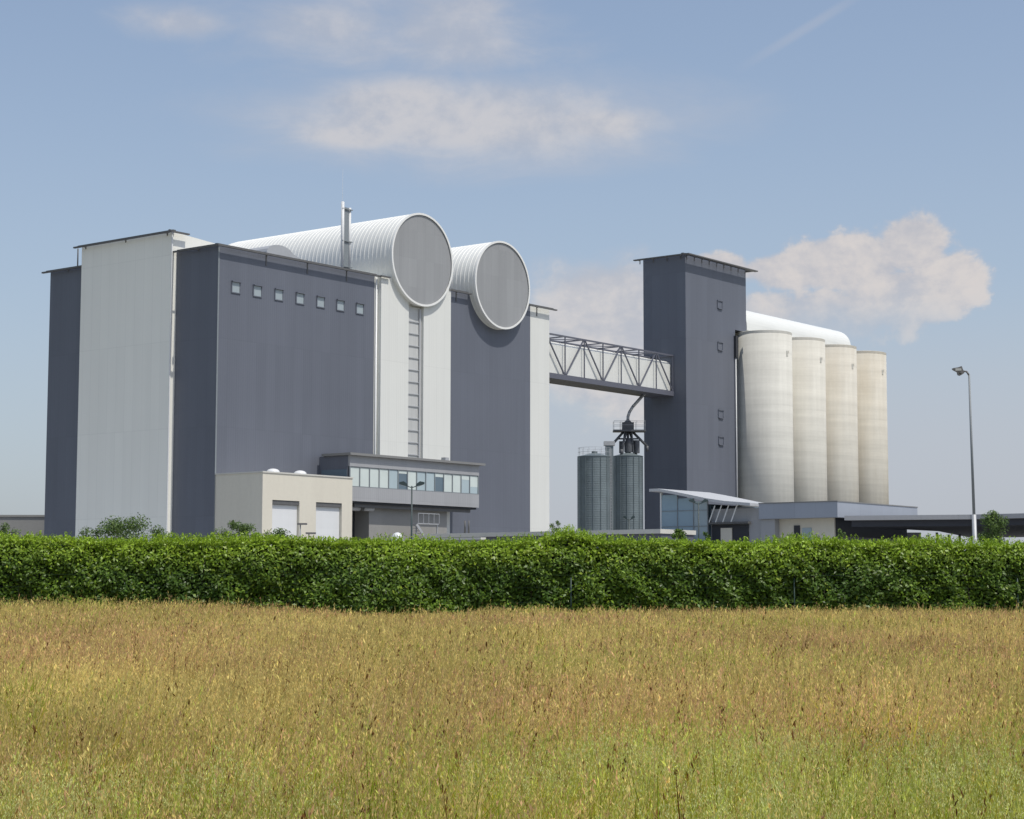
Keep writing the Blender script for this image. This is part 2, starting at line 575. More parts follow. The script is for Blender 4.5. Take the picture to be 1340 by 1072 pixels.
# ------------------------------------------------------------------ office gallery on the front
off = site_thing('office_gallery', 'grey projecting office box with a long band of pale windows', 'office', 12, -3.5)
part(off, 'lower_panel', MB().box(12.05, 29.35, -3.5, -0.48, 8.78, 9.98), M['fascia'])
part(off, 'upper_panel', MB().box(12.05, 29.35, -3.5, -0.48, 11.70, 12.62), M['fascia'])
part(off, 'inner_wall', MB().box(12.3, 29.1, -3.0, -0.5, 9.984, 11.696), M['darkglass'])
e = MB().box(12.0, 12.045, -3.3, -0.02, 8.8, 12.6)
part(off, 'end_wall', e, M['dark'])
e = MB()
e.box(11.96, 11.998, -3.2, -0.3, 10.1, 11.45)
part(off, 'side_window', e, M['darkglass'])
part(off, 'roof_slab', MB().box(11.75, 29.85, -3.85, -0.50, 12.625, 12.83), M['roofedge'])
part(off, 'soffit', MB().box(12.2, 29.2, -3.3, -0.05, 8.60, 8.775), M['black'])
part(off, 'roof_vent', MB().box(25.4, 25.9, -2.8, -2.3, 12.835, 13.2), M['galv'])
kinds = ['blind', 'blind', 'blind', 'blind', 'blind2', 'darkglass', 'blind', 'blind2', 'blind2', 'darkglass', 'blind', 'blind', 'blind2', 'blind2']
n = 14
u0, u1 = 12.12, 29.28
st = (u1 - u0) / n
for i, kd in enumerate(kinds):
    a = u0 + i * st
    f = MB()
    f.box(a - 0.045, a + 0.045, -3.49, -3.36, 9.99, 11.69)
    f.box(a + 0.045, a + st - 0.045, -3.47, -3.38, 9.99, 10.05)
    f.box(a + 0.045, a + st - 0.045, -3.47, -3.38, 11.64, 11.69)
    wdw = part(off, 'window', f, M['frame'])
    drop = {5: 0.25, 9: 0.32, 12: 0.4, 13: 1.0}.get(i, 0.0)
    part(wdw, 'pane', MB().box(a + 0.047, a + st - 0.047, -3.42, -3.39, 10.055, 11.635 - drop), M[kd], off)
    if drop:
        part(wdw, 'blind', MB().box(a + 0.047, a + st - 0.047, -3.425, -3.395, 11.64 - drop, 11.635), M['blind'], off)
part(off, 'end_mullion', MB().box(29.23, 29.33, -3.49, -3.36, 9.99, 11.69), M['frame'])
# what stands under the box
part(off, 'support_wall', MB().box(15.6, 26.0, -2.5, -0.47, 0, 8.595), M['greywall'])
part(off, 'recess_shade', MB().box(12.2, 15.5, -0.9, -0.02, 0, 8.595), M['black'])  # solid black block, its colour paints the shade of an opening
part(off, 'duct', MB().tube((12.6, -2.6, 8.25), (14.2, -2.6, 8.25), 0.26), M['galv'])
part(off, 'duct', MB().tube((14.7, -2.6, 8.25), (15.8, -2.75, 8.25), 0.24), M['galv'])
sl = MB()
sl.box(13.1, 28.6, -3.1, -2.95, 8.3, 8.595)
part(off, 'beam', sl, M['eave'])
stair = MB()
stair.box(19.6, 22.4, -4.6, -3.7, 7.02, 7.10)
for i in range(14):
    stair.box(19.5 + i * 0.22, 19.75 + i * 0.22, -4.6, -3.8, 6.85 - i * 0.22, 6.89 - i * 0.22)
stair.bar((19.4, -4.62, 6.95), (22.7, -4.62, 3.7), 0.07, 0.25)
stair.bar((19.6, -4.62, 7.95), (22.4, -4.62, 7.95), 0.05)
for x in (19.6, 20.3, 21.0, 21.7, 22.4):
    stair.bar((x, -4.62, 7.1), (x, -4.62, 7.95), 0.04)
stair.bar((19.6, -4.4, 0), (19.6, -4.4, 7.0), 0.10)
stair.bar((22.4, -4.4, 0), (22.4, -4.4, 7.0), 0.10)
part(off, 'outside_stair', stair, M['galv'])

# ------------------------------------------------------------------ bridge
ub0, ub1 = 44.77, 68.06
br = site_thing('conveyor_bridge', 'white enclosed conveyor bridge in a dark steel truss between plant and tower', 'bridge', ub0, 2.0)
part(br, 'floor_beam', MB().box(ub0, ub1, 0.42, 3.6, 22.4, 22.93), M['steelblue'])
enc = MB().extrude([(0.85, 22.935), (3.2, 22.935), (3.2, 25.9), (2.7, 26.25), (1.3, 26.25), (0.85, 25.9)], 'x', ub0 + 0.02, ub1 - 0.02)
part(br, 'enclosure', enc, M['white'])
sp = (ub1 - ub0) / 7
for v in (0.52, 3.5):
    t = MB()
    t.bar((ub0, v, 26.85), (ub1, v, 26.85), 0.16)
    for i in range(8):
        x = min(max(ub0 + i * sp, ub0 + 0.08), ub1 - 0.08)
        t.bar((x, v, 22.9), (x, v, 26.8), 0.10)
    for i in range(7):
        a, c = (26.78, 22.98) if i % 2 == 0 else (22.98, 26.78)
        t.bar((ub0 + i * sp + 0.15, v, a), (ub0 + (i + 1) * sp - 0.15, v, c), 0.12)
    part(br, 'truss', t, M['steelblue'])
t = MB()
for i in range(8):
    x = min(max(ub0 + i * sp, ub0 + 0.08), ub1 - 0.08)
    t.bar((x, 0.6, 26.85), (x, 3.42, 26.85), 0.11)
for i in range(7):
    a, c = (0.6, 3.42) if i % 2 == 0 else (3.42, 0.6)
    t.bar((ub0 + i * sp, a, 26.83), (ub0 + (i + 1) * sp, c, 26.83), 0.09)
part(br, 'top_bracing', t, M['steelblue'])
part(br, 'handrail', MB().bar((ub0, 0.82, 26.05), (ub1, 0.82, 26.05), 0.03), M['galv'])

# ------------------------------------------------------------------ tower
tw = site_thing('elevator_tower', 'tall slate grey elevator tower between the bridge and the concrete silos', 'tower', 68.08, -1.15)
part(tw, 'tower_body', MB().extrude([(68.08, 0), (68.08, 37.9), (80.9, 37.9), (80.9, 30.72), (78.42, 30.72), (78.42, 0)], 'y', -1.15, 4.4), M['dark'])
m = MB()
eave_run(m, 'u', -1.15, -1, 67.3, 82.1, 37.95, d0=0.5, d1=0.95, step=1.55, first=1.0, drop=0.5)
eave_run(m, 'v', 68.08, -1, -1.64, 5.2, 37.95, d0=0.45, d1=0.8, step=1.8, first=1.0, drop=0.5)
m.box(81.35, 81.75, -1.64, 5.2, 37.78, 37.9)
m.box(80.905, 81.34, 0.5, 0.6, 37.8, 37.88)
part(tw, 'eave_rail', m, M['eave'])
for z in (33.2, 28.5, 20.85, 17.85):
    f = MB()
    f.box(74.6, 74.7, -1.24, -1.153, z - 0.45, z + 0.45)
    f.box(75.6, 75.7, -1.24, -1.153, z - 0.45, z + 0.45)
    f.box(74.6, 75.7, -1.29, -1.244, z + 0.40, z + 0.5)
    f.box(74.7, 75.6, -1.30, -1.153, z - 0.5, z - 0.42)
    wf = part(tw, 'window', f, M['dark'])
    part(wf, 'pane', MB().box(74.71, 75.59, -1.19, -1.155, z - 0.41, z + 0.39), M['dark'], tw)
part(tw, 'downpipe', MB().tube((78.3, -1.28, 0.1), (78.3, -1.28, 27.5), 0.09), M['galv'])
part(tw, 'louvre_box', MB().box(78.12, 78.5, -1.45, -1.153, 27.5, 30.0), M['black'])

# ------------------------------------------------------------------ concrete silos
tops = (30.58, 30.60, 30.56, 30.58)
labels = ['pale grey concrete silo beside the dark tower, nearest of the row',
          'pale concrete silo, second of the row from the dark tower',
          'buff stained concrete silo, third of the row from the dark tower',
          'ochre stained concrete silo at the far end of the row, clear of the vault']
for i in range(4):
    cu, cv, r, zt = 82.2 + 7.85 * i, -2.7, 3.19, tops[i]
    s = site_thing('concrete_silo', labels[i], 'silo', cu, cv, 'row of concrete silos')
    part(s, 'silo_shell', MB().lathe([(r, 0), (r, zt - 0.35)], cu, cv, seg=96, smooth=True), SILO_M[i])
    part(s, 'silo_cap', MB().lathe([(r - 0.05, zt - 0.345), (r + 0.004, zt - 0.34), (r + 0.004, zt - 0.05), (r - 0.12, zt)], cu, cv, seg=96), SILO_M[i])
    h = MB().box(cu - 0.06, cu + 0.06, cv - r - 0.02, cv - r + 0.06, 28.1, 28.35)
    part(s, 'hatch', h, SILO_M[3])
    part(s, 'hatch_plate', MB().box(cu - 0.45, cu - 0.14, cv - r - 0.02, cv - r + 0.1, 27.7, 28.3), SILO_M[0])
gal = site_thing('silo_gallery', 'bright white barrel vaulted gallery running over the silos from the tower', 'gallery', 81.0, -1.0)
pv = [(-1.2, 30.95)] + [(1.5 - 2.7 * math.cos(a), 31.4 + 2.45 * math.sin(a) ** 0.85) for a in np.linspace(0.0, math.pi, 25)] + [(4.2, 30.95)]
part(gal, 'vault_roof', MB().extrude(pv, 'x', 80.95, 106.2), M['vault'])
part(gal, 'bank_wall', MB().box(82.0, 105.0, 0.3, 3.4, 0, 30.94), SILO_M[1])

# ------------------------------------------------------------------ steel bins and distributor
def steel_bin(name, label, x, y, r, zt, rail, ladder):
    e = world_thing(name, label, 'steel silo', x, y, 'corrugated steel bins by the tower')
    prof = [(r, 0.0)]
    z = 0.1
    while z < zt - 0.3:
        prof += [(r - 0.006, z), (r + 0.006, z + 0.12)]
        z += 0.24
    prof.append((r, zt))
    MB().lathe(prof, 0, 0, seg=48).build('corrugated_wall', M['silosteel'], e)
    st = MB()
    for k in range(14):
        a = 2 * math.pi * k / 14 + 0.1
        st.box(-0.03, 0.03, -0.02, 0.02, 0, 0)
        px, py = (r + 0.05) * math.cos(a), (r + 0.05) * math.sin(a)
        st.bar((px, py, 0), (px, py, zt - 0.05), 0.045)
    st.build('stiffeners', M['silosteel'], e)
    MB().lathe([(r + 0.06, zt), (r + 0.06, zt + 0.06), (0.3, zt + 0.42), (0.3, zt + 0.6)], 0, 0, seg=48).build('cone_roof', M['silosteel'], e)
    if rail:
        ra = MB()
        for k in range(16):
            a = 2 * math.pi * k / 16
            b2 = 2 * math.pi * (k + 1) / 16
            p = (r * 0.97 * math.cos(a), r * 0.97 * math.sin(a))
            q = (r * 0.97 * math.cos(b2), r * 0.97 * math.sin(b2))
            ra.bar((p[0], p[1], zt), (p[0], p[1], zt + 0.95), 0.03)
            for hz in (0.5, 0.95):
                ra.bar((p[0], p[1], zt + hz), (q[0], q[1], zt + hz), 0.025)
        ra.build('guard_rail', M['galv'], e)
    if ladder:
        la = MB()
        a = -0.5
        for s in (-0.2, 0.2):
            la.bar(((r + 0.15) * math.cos(a) - s * math.sin(a), (r + 0.15) * math.sin(a) + s * math.cos(a), 1.5),
                   ((r + 0.15) * math.cos(a) - s * math.sin(a), (r + 0.15) * math.sin(a) + s * math.cos(a), zt + 0.8), 0.04)
        for k in range(40):
            z = 1.6 + k * 0.34
            la.bar(((r + 0.15) * math.cos(a) + 0.2 * math.sin(a), (r + 0.15) * math.sin(a) - 0.2 * math.cos(a), z),
                   ((r + 0.15) * math.cos(a) - 0.2 * math.sin(a), (r + 0.15) * math.sin(a) + 0.2 * math.cos(a), z), 0.025)
        la.build('ladder', M['galv'], e)
    return e


steel_bin('steel_bin', 'wider corrugated steel bin with guard rail, nearer the white end wall', 8.58, 194.0, 1.74, 15.0, True, True)
steel_bin('steel_bin', 'narrower corrugated steel bin beside the tower, under the spouting', 12.55, 202.0, 1.58, 15.6, False, False)
sd = world_thing('grain_distributor', 'dark steel spout distributor with platform standing on top of the bin beside the tower', 'machine', 12.55, 202.0)
p = MB()
p.box(-1.6, 1.9, -0.9, 0.9, 18.3, 18.48)
p.build('platform', M['darksteel'], sd)
p = MB()
for x in (-1.55, -0.8, 0.9, 1.8):
    for y in (-0.85, 0.85):
        p.bar((x, y, 18.48), (x, y, 19.45), 0.035)
for y in (-0.85, 0.85):
    for hz in (19.0, 19.45):
        p.bar((-1.55, y, hz), (1.85, y, hz), 0.03)
p.build('guard_rail', M['galv'], sd)
p = MB()
p.box(-0.62, 0.62, -0.5, 0.5, 18.485, 19.3)
p.lathe([(0.45, 19.305), (0.2, 19.6)], 0, 0, seg=16)
p.build('valve_box', M['darksteel'], sd)
p = MB()
pts = [(0.0, 0, 19.55), (0.02, 0, 20.0), (0.2, 0, 20.5), (0.55, 0, 21.05), (1.7, 0.6, 22.35), (3.6, 1.4, 24.4)]
for a, c in zip(pts[:-1], pts[1:]):
    p.tube(a, c, 0.17)
p.build('feed_spout', M['galv'], sd)
for tx, tz, ty in ((-1.9, 16.7, -0.4), (2.1, 16.75, 0.3), (0.0, 16.2, 0.0), (-0.75, 16.3, -0.9), (0.9, 16.3, 0.9)):
    p = MB()
    p.tube((tx * 0.25, ty * 0.3, 18.3), (tx, ty, tz), 0.14)
    p.tube((tx, ty, tz + 0.05), (tx, ty, tz - 0.55), 0.16)
    p.build('spout', M['darksteel'], sd)
p = MB()
p.lathe([(0.5, 16.1), (0.5, 17.1), (0.25, 17.6)], 0.1, 0, seg=20)
p.lathe([(0.33, 16.0), (0.33, 17.4)], 0.95, 0.2, seg=16)
p.lathe([(0.2, 16.0), (0.2, 17.3)], -0.75, 0.2, seg=14)
p.build('hopper', M['darksteel'], sd)
p = MB()
p.bar((-1.15, 0, 17.55), (1.2, 0, 17.55), 0.16)
for x in (-0.55, 0.6):
    p.bar((x, -0.4, 15.9), (x * 0.7, -0.4, 18.3), 0.10)
    p.bar((x, 0.4, 15.9), (x * 0.7, 0.4, 18.3), 0.10)
p.build('support_frame', M['darksteel'], sd)
el = world_thing('bin_elevator', 'slim grey bucket elevator standing between the two steel bins', 'elevator', 10.32, 198.0)
MB().box(-0.42, 0.42, -0.35, 0.35, 0, 16.5).build('casing', M['silosteel'], el)
MB().box(-0.58, 0.58, -0.45, 0.45, 16.5, 16.95).build('head', M['galv'], el)

# ------------------------------------------------------------------ low buildings in front
shed = site_thing('low_shed', 'long low dark walled shed with a pale roof edge, just above the hedge', 'shed', 12.75, -12)
part(shed, 'wall', MB().box(12.75, 17.2, -34.3, -11.5, 0, 5.55), M['steelblue'])
part(shed, 'roof_edge', MB().box(12.5, 17.4, -34.4, -11.4, 5.554, 5.88), M['whitewall'])
part(shed, 'vent_pipe', MB().tube((13.1, -15.2, 5.88), (13.1, -15.2, 6.9), 0.07), M['eave'])
part(shed, 'vent_pipe', MB().tube((13.1, -15.6, 5.88), (13.1, -15.6, 6.9), 0.07), M['eave'])

low = site_thing('forecourt_wall', 'pale concrete forecourt wall showing over the hedge before the office gallery', 'wall', 4, -21)
part(low, 'wall', MB().box(3.6, 4.0, -24.5, -17.0, 0, 5.05), M['greywall'])
part(low, 'coping', MB().box(3.5, 4.1, -24.6, -16.9, 5.054, 5.22), M['whitewall'])

hall = site_thing('glass_hall', 'blue glazed entrance hall with a curved white roof at the foot of the tower', 'hall', 21.76, -28.4)
rp = [(-27.6, 9.42), (-28.4, 9.42), (-29.9, 9.15), (-31.4, 8.85), (-33.0, 8.52), (-34.6, 8.27), (-36.9, 8.06)]
rb = [(a, z - 0.22) for a, z in rp]
part(hall, 'curved_roof', MB().extrude(rp + rb[::-1], 'x', 21.2, 29.0), M['rooflight'])
part(hall, 'inner_wall', MB().box(22.3, 33.6, -32.7, -28.6, 0, 8.1), M['darkglass'])
for a, c, kd in ((-29.9, -28.4, 'hallglass'), (-31.4, -29.95, 'hallglass'), (-32.7, -31.45, 'paleglass')):
    f = MB()
    tz = 8.95 + (a + 29.9) * 0.2
    f.box(21.72, 21.84, a - 0.05, a, 0, tz)
    for hz in (4.6, 6.35, 7.6):
        f.box(21.74, 21.82, a, c, hz, hz + 0.05)
    w = part(hall, 'glazing', f, M['frame'])
    part(w, 'pane', MB().box(21.78, 21.80, a, c, 0, tz - 0.05), M[kd], hall)
part(hall, 'corner_post', MB().box(21.7, 21.9, -28.42, -28.3, 0, 9.1), M['whitepipe'])
part(hall, 'side_wall', MB().box(22.2, 33.0, -37.3, -32.75, 0, 7.7), M['fascia'])
part(hall, 'doorway', MB().box(22.1, 22.195, -36.2, -32.9, 0, 6.45), M['black'])
part(hall, 'door', MB().box(22.0, 22.09, -34.75, -33.75, 0, 6.2), M['cream'])
part(hall, 'door_head', MB().box(21.7, 22.19, -36.4, -32.8, 6.5, 6.66), M['eave'])
for vv in (-33.5, -34.1, -34.75, -35.5):
    part(hall, 'raking_strut', MB().bar((21.6, vv, 7.95), (21.6, vv + 0.55, 6.65), 0.07), M['whitepipe'])

gate = site_thing('gate_office', 'low flat roofed gate office with a blue grey fascia before the silos', 'building', 21.76, -44.1)
part(gate, 'fascia', MB().box(21.76, 35.2, -44.1, -37.35, 6.82, 7.98), M['fasciab'])
part(gate, 'wall', MB().box(22.7, 34.8, -43.3, -37.4, 0, 6.815), M['cream'])
part(gate, 'roof_edge', MB().box(21.72, 35.24, -44.14, -37.34, 7.984, 8.06), M['roofedge'])
part(gate, 'painted_shade_front', MB().box(22.9, 34.79, -43.36, -43.305, 0, 6.81), M['black'])  # black sheet painting the canopy's shade onto the front wall
part(gate, 'doorway', MB().box(22.62, 22.695, -40.4, -39.9, 0, 6.3), M['black'])
part(gate, 'window', MB().box(22.64, 22.694, -41.4, -40.6, 4.4, 6.1), M['paleglass'])
part(gate, 'pier', MB().box(22.0, 22.69, -38.6, -37.36, 0, 6.81), M['fascia'])

can = world_thing('weighbridge_canopy', 'wide flat dark canopy over the weighbridge at the right edge', 'canopy', 33, 140)
def rel(pts, ox, oy):
    return [(a - ox, c - oy) for a, c in pts]
poly = [(24.7, 139.2), (33.4, 136.6), (47.0, 126.0), (68.0, 152.0), (42.0, 172.0), (34.0, 151.4)]
MB().prism(rel(poly, 33, 140), 6.56, 6.9).build('roof_slab', M['fascia'], can)
pin = [(25.3, 139.6), (33.5, 137.2), (46.9, 126.8), (67.2, 152.0), (42.0, 171.3), (34.3, 150.8)]
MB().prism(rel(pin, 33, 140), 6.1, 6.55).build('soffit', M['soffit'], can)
for x, y in ((35.2, 165.0), (36.0, 162.0), (34.9, 154.0), (37.3, 160.0), (38.2, 160.0), (40.6, 158.0), (45.5, 150.0), (34.0, 138.5), (45.0, 129.0)):
    MB().box(x - 33.09, x - 32.91, y - 140.09, y - 139.91, 0, 6.095).build('column', M['darksteel'], can)
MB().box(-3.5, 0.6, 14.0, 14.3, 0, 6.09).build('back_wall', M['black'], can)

far = world_thing('far_warehouse', 'plain grey low warehouse beyond the left end of the plant', 'building', -52, 184)
MB().box(-16, 10, 0, 14, 0, 8.35).build('wall', M['greywall'], far)
MB().box(-16.1, 10.1, -0.1, 14.1, 8.354, 8.55).build('roof_edge', M['greywall'], far)

tank = world_thing('white_tank', 'small white dome topped tank peeping over the hedge under the office gallery', 'tank', -7.2, 118.0)
MB().lathe([(0.36, 0), (0.36, 4.62), (0.33, 4.78), (0.24, 4.92), (0.10, 5.0), (0.02, 5.01)], 0, 0, seg=28, smooth=True).build('shell', M['dome'], tank)
MB().lathe([(0.39, 4.4), (0.39, 4.48)], 0, 0, seg=28).build('band', M['galv'], tank)

# ------------------------------------------------------------------ lamps
def twin_lamp(x, y, h, half, label):
    e = world_thing('street_lamp', label, 'street lamp', x, y, 'dark green twin armed street lamps')
    MB().tube((0, 0, 0), (0, 0, h), 0.075, 0.05).build('pole', M['lampgreen'], e)
    a = MB()
    for s in (-1, 1):
        a.tube((0, 0, h - 0.12), (s * half * 0.45, 0, h + 0.02), 0.03)
    a.build('arm', M['lampgreen'], e)
    for s in (-1, 1):
        hd = MB()
        x0, x1 = s * half * 0.35, s * half
        prof = [(x0, h - 0.03), (x1, h + 0.12), (x1, h + 0.24), (x0 + (x1 - x0) * 0.45, h + 0.30), (x0, h + 0.12)]
        if s < 0:
            prof = prof[::-1]
        hd.extrude(prof[::-1], 'y', -0.16, 0.16)
        o = hd.build('lamp_head', M['lampgreen'], e)
        MB().extrude([(x0 + s * 0.1, h - 0.035), (x1 - s * 0.06, h + 0.10), (x1 - s * 0.06, h + 0.085), (x0 + s * 0.1, h - 0.05)], 'y', -0.12, 0.12).build('lens', M['lens'], o)
    return e


twin_lamp(-6.52, 122.0, 8.15, 0.82, 'tallest twin armed lamp, standing before the office gallery windows')
twin_lamp(14.45, 145.0, 8.1, 0.74, 'twin armed lamp standing before the blue glass hall')
twin_lamp(10.31, 165.0, 7.55, 0.52, 'twin armed lamp standing before the narrower steel bin')
def small_lamp(x, y, h, label):
    e = world_thing('street_lamp', label, 'street lamp', x, y)
    MB().tube((0, 0, 0), (0, 0, h), 0.06, 0.04).build('pole', M['mast'], e)
    MB().box(-0.2, 0.45, -0.12, 0.12, h, h + 0.12).build('lamp_head', M['flood'], e)
small_lamp(-14.1, 125.0, 5.7, 'short lamp with a flat head beside the left roller door')
small_lamp(-13.2, 122.0, 5.0, 'lowest lamp, barely over the hedge between the two roller doors')

mast = world_thing('floodlight_mast', 'tall slim grey floodlight mast at the right, higher than the canopy', 'floodlight', 23.5, 95.0)
mast.rotation_euler = (0, math.radians(-0.75), 0)
MB().tube((0, 0, 0), (0, 0, 5.3), 0.115, 0.11, seg=14).build('base_sleeve', M['galv'], mast)
MB().tube((0, 0, 5.3), (0, 0, 12.45), 0.075, 0.05, seg=14).build('pole', M['mast'], mast)
p = MB()
p.tube((0, 0, 12.4), (-0.12, 0, 12.6), 0.05)
p.tube((-0.12, 0, 12.6), (-0.3, 0, 12.62), 0.045)
p.build('bracket', M['flood'], mast)
p = MB()
p.extrude([(-0.30, 12.50), (-0.42, 12.86), (-0.55, 12.82), (-0.60, 12.66), (-0.56, 12.44), (-0.45, 12.40)], 'y', -0.25, 0.2)
h1 = p.build('flood_head', M['flood'], mast)
p = MB()
p.extrude([(-0.45, 12.46), (-0.84, 12.66), (-0.90, 12.74), (-0.62, 12.78), (-0.46, 12.72)], 'y', -0.45, -0.05)
h2 = p.build('flood_head', M['flood'], mast)
MB().box(-0.80, -0.5, -0.468, -0.452, 12.6, 12.72).build('lens', M['lens'], h2)

# ------------------------------------------------------------------ leaves
def leaf_quads(cen, nrm, size, cols, aspect=0.5):
    """one folded diamond leaf per centre"""
    n = len(cen)
    r = RNG.normal(size=(n, 3))
    nn = nrm / (np.linalg.norm(nrm, axis=1, keepdims=True) + 1e-9)
    t = np.cross(nn, r)
    t /= (np.linalg.norm(t, axis=1, keepdims=True) + 1e-9)
    s = np.cross(nn, t)
    L = size[:, None]
    v = np.empty((n, 4, 3))
    v[:, 0] = cen - t * L * 0.5
    v[:, 1] = cen + s * L * aspect * 0.5 + nn * L * 0.08
    v[:, 2] = cen + t * L * 0.5 - nn * L * 0.05
    v[:, 3] = cen - s * L * aspect * 0.5 + nn * L * 0.08
    q = np.arange(n * 4).reshape(n, 4)
    c = np.repeat(cols, 4, axis=0)
    return v.reshape(-1, 3), q, c


def vnoise(x, y, seed=0.0):
    """cheap smooth pseudo noise, about -1..1"""
    return (np.sin(x * 1.0 + 1.3 * np.sin(y * 0.7 + seed) + seed * 2.1) * 0.4
            + np.sin(y * 1.31 + 1.7 * np.sin(x * 0.53 + seed * 1.7) + 0.5) * 0.35
            + np.sin((x + y) * 2.17 + seed) * 0.15 + np.sin((x * 1.7 - y * 2.3) * 1.9 + 2.0 * seed) * 0.1)


# hedge
HY = 77.2                                           # middle line of the hedge
hedge = world_thing('hedge', 'long dense clipped laurel hedge with bright new shoots along its top', 'hedge', 0, HY)


def hedge_top(x):
    return 3.42 + 0.06 * np.sin(x * 0.5) - 0.0035 * x + 0.05 * vnoise(x * 1.3, x * 0.2, 3.0) + 0.30 * np.exp(-((x - 2.4) / 0.8) ** 2) + 0.15 * np.exp(-((x - 12.2) / 1.2) ** 2)


def hedge_front(x, z):
    bulge = 0.75 * np.exp(-((x + 5.0) / 2.2) ** 2) * np.clip(1.6 - z * 0.42, 0, 1.2)
    return 1.05 + 0.18 * vnoise(x * 1.2, z * 1.5, 1.0) + 0.20 * vnoise(x * 3.4, z * 3.3, 2.0) + bulge - 0.60 * np.clip((z - 2.35) / 1.1, 0, 1) ** 2


X0, X1 = -34.0, 34.0
# front and back faces, several layers deep
def hedge_face(n, sgn):
    x = RNG.uniform(X0, X1, n)
    top = hedge_top(x)
    z = RNG.uniform(0.02, 1.0, n) * top
    depth = RNG.exponential(0.13, n)
    d = hedge_front(x, z) - depth + 0.05 * RNG.normal(size=n)
    cen = np.stack([x, sgn * d, z], 1)
    nrm = np.stack([RNG.normal(size=n) * 0.55, sgn * (0.6 + 0.4 * RNG.random(n)), 0.55 + RNG.normal(size=n) * 0.5], 1)
    return cen, nrm


def hedge_cap(n):
    x = RNG.uniform(X0, X1, n)
    top = hedge_top(x)
    y = RNG.uniform(-0.75, 0.95, n)
    z = top - RNG.exponential(0.10, n) - 0.12 * (np.abs(y) / 1.15) ** 3
    cen = np.stack([x, y, z], 1)
    nrm = np.stack([RNG.normal(size=n) * 0.6, RNG.normal(size=n) * 0.6 - 0.3, 0.9 + RNG.normal(size=n) * 0.4], 1)
    return cen, nrm


def hedge_cols(cen):
    n = len(cen)
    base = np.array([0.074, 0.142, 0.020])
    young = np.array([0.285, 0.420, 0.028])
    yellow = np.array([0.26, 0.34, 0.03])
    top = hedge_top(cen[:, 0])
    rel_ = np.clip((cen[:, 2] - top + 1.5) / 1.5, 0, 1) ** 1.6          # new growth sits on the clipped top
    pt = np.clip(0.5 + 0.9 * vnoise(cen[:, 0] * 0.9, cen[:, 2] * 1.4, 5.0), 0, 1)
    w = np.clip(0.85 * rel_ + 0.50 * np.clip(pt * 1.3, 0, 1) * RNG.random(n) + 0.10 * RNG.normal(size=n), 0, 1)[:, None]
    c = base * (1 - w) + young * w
    yy = (RNG.random(n) < 0.12 * rel_ + 0.02)[:, None]
    c = np.where(yy, yellow, c)
    return c * np.exp(0.22 * RNG.normal(size=(n, 1)))


parts_v, parts_q, parts_c = [], [], []
o = 0
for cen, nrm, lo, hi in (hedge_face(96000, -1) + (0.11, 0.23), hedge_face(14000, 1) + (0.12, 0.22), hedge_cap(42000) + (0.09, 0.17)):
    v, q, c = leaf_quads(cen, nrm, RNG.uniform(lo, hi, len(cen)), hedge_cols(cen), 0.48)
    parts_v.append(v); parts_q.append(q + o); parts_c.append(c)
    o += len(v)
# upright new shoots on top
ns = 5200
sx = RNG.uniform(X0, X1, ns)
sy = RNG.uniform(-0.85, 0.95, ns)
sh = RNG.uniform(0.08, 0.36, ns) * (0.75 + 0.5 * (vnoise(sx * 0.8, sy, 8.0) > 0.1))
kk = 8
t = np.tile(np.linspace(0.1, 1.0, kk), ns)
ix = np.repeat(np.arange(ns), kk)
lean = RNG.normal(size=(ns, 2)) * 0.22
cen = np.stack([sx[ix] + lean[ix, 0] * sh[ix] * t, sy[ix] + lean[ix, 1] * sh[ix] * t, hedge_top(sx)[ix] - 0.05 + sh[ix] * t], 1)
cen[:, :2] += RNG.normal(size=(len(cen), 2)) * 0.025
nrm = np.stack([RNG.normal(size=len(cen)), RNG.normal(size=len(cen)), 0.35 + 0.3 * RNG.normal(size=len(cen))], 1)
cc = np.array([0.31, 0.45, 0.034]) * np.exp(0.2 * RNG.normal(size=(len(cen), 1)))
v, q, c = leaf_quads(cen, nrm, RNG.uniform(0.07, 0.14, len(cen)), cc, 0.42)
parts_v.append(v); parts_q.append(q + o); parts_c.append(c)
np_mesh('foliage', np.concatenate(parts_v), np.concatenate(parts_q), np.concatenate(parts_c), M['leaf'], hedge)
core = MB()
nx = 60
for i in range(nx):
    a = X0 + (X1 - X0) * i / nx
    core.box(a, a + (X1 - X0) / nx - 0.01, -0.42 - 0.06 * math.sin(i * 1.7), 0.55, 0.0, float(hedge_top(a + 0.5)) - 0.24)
core.build('dark_core', M['hedgecore'], hedge)  # solid boxes closing the gaps, coloured as the shade between leaves
stems = MB()
for i in range(150):
    x = X0 + (X1 - X0) * (i + random.random()) / 150
    y = -0.75 + random.uniform(-0.12, 0.1)
    stems.tube((x, y, 0), (x + random.uniform(-0.25, 0.25), y + 0.1, random.uniform(1.6, 2.9)), 0.03, 0.012, seg=6)
stems.build('stems', M['bark'], hedge)

fence = world_thing('wire_fence', 'dark green wire fence half grown into the front of the hedge', 'fence', 0, HY - 1.22)
for i in range(-3, 4):
    x = 2.4 + i * 9.05
    MB().tube((x, 0.24, 0), (x, 0.24, 2.0), 0.03, seg=8).build('post', M['fence'], fence)
wm = MB()
for z in (0.35, 1.0, 1.6, 2.1):
    wm.bar((X0, 0.20, z), (X1, 0.20, z), 0.006)
wm.build('wires', M['fence'], fence)


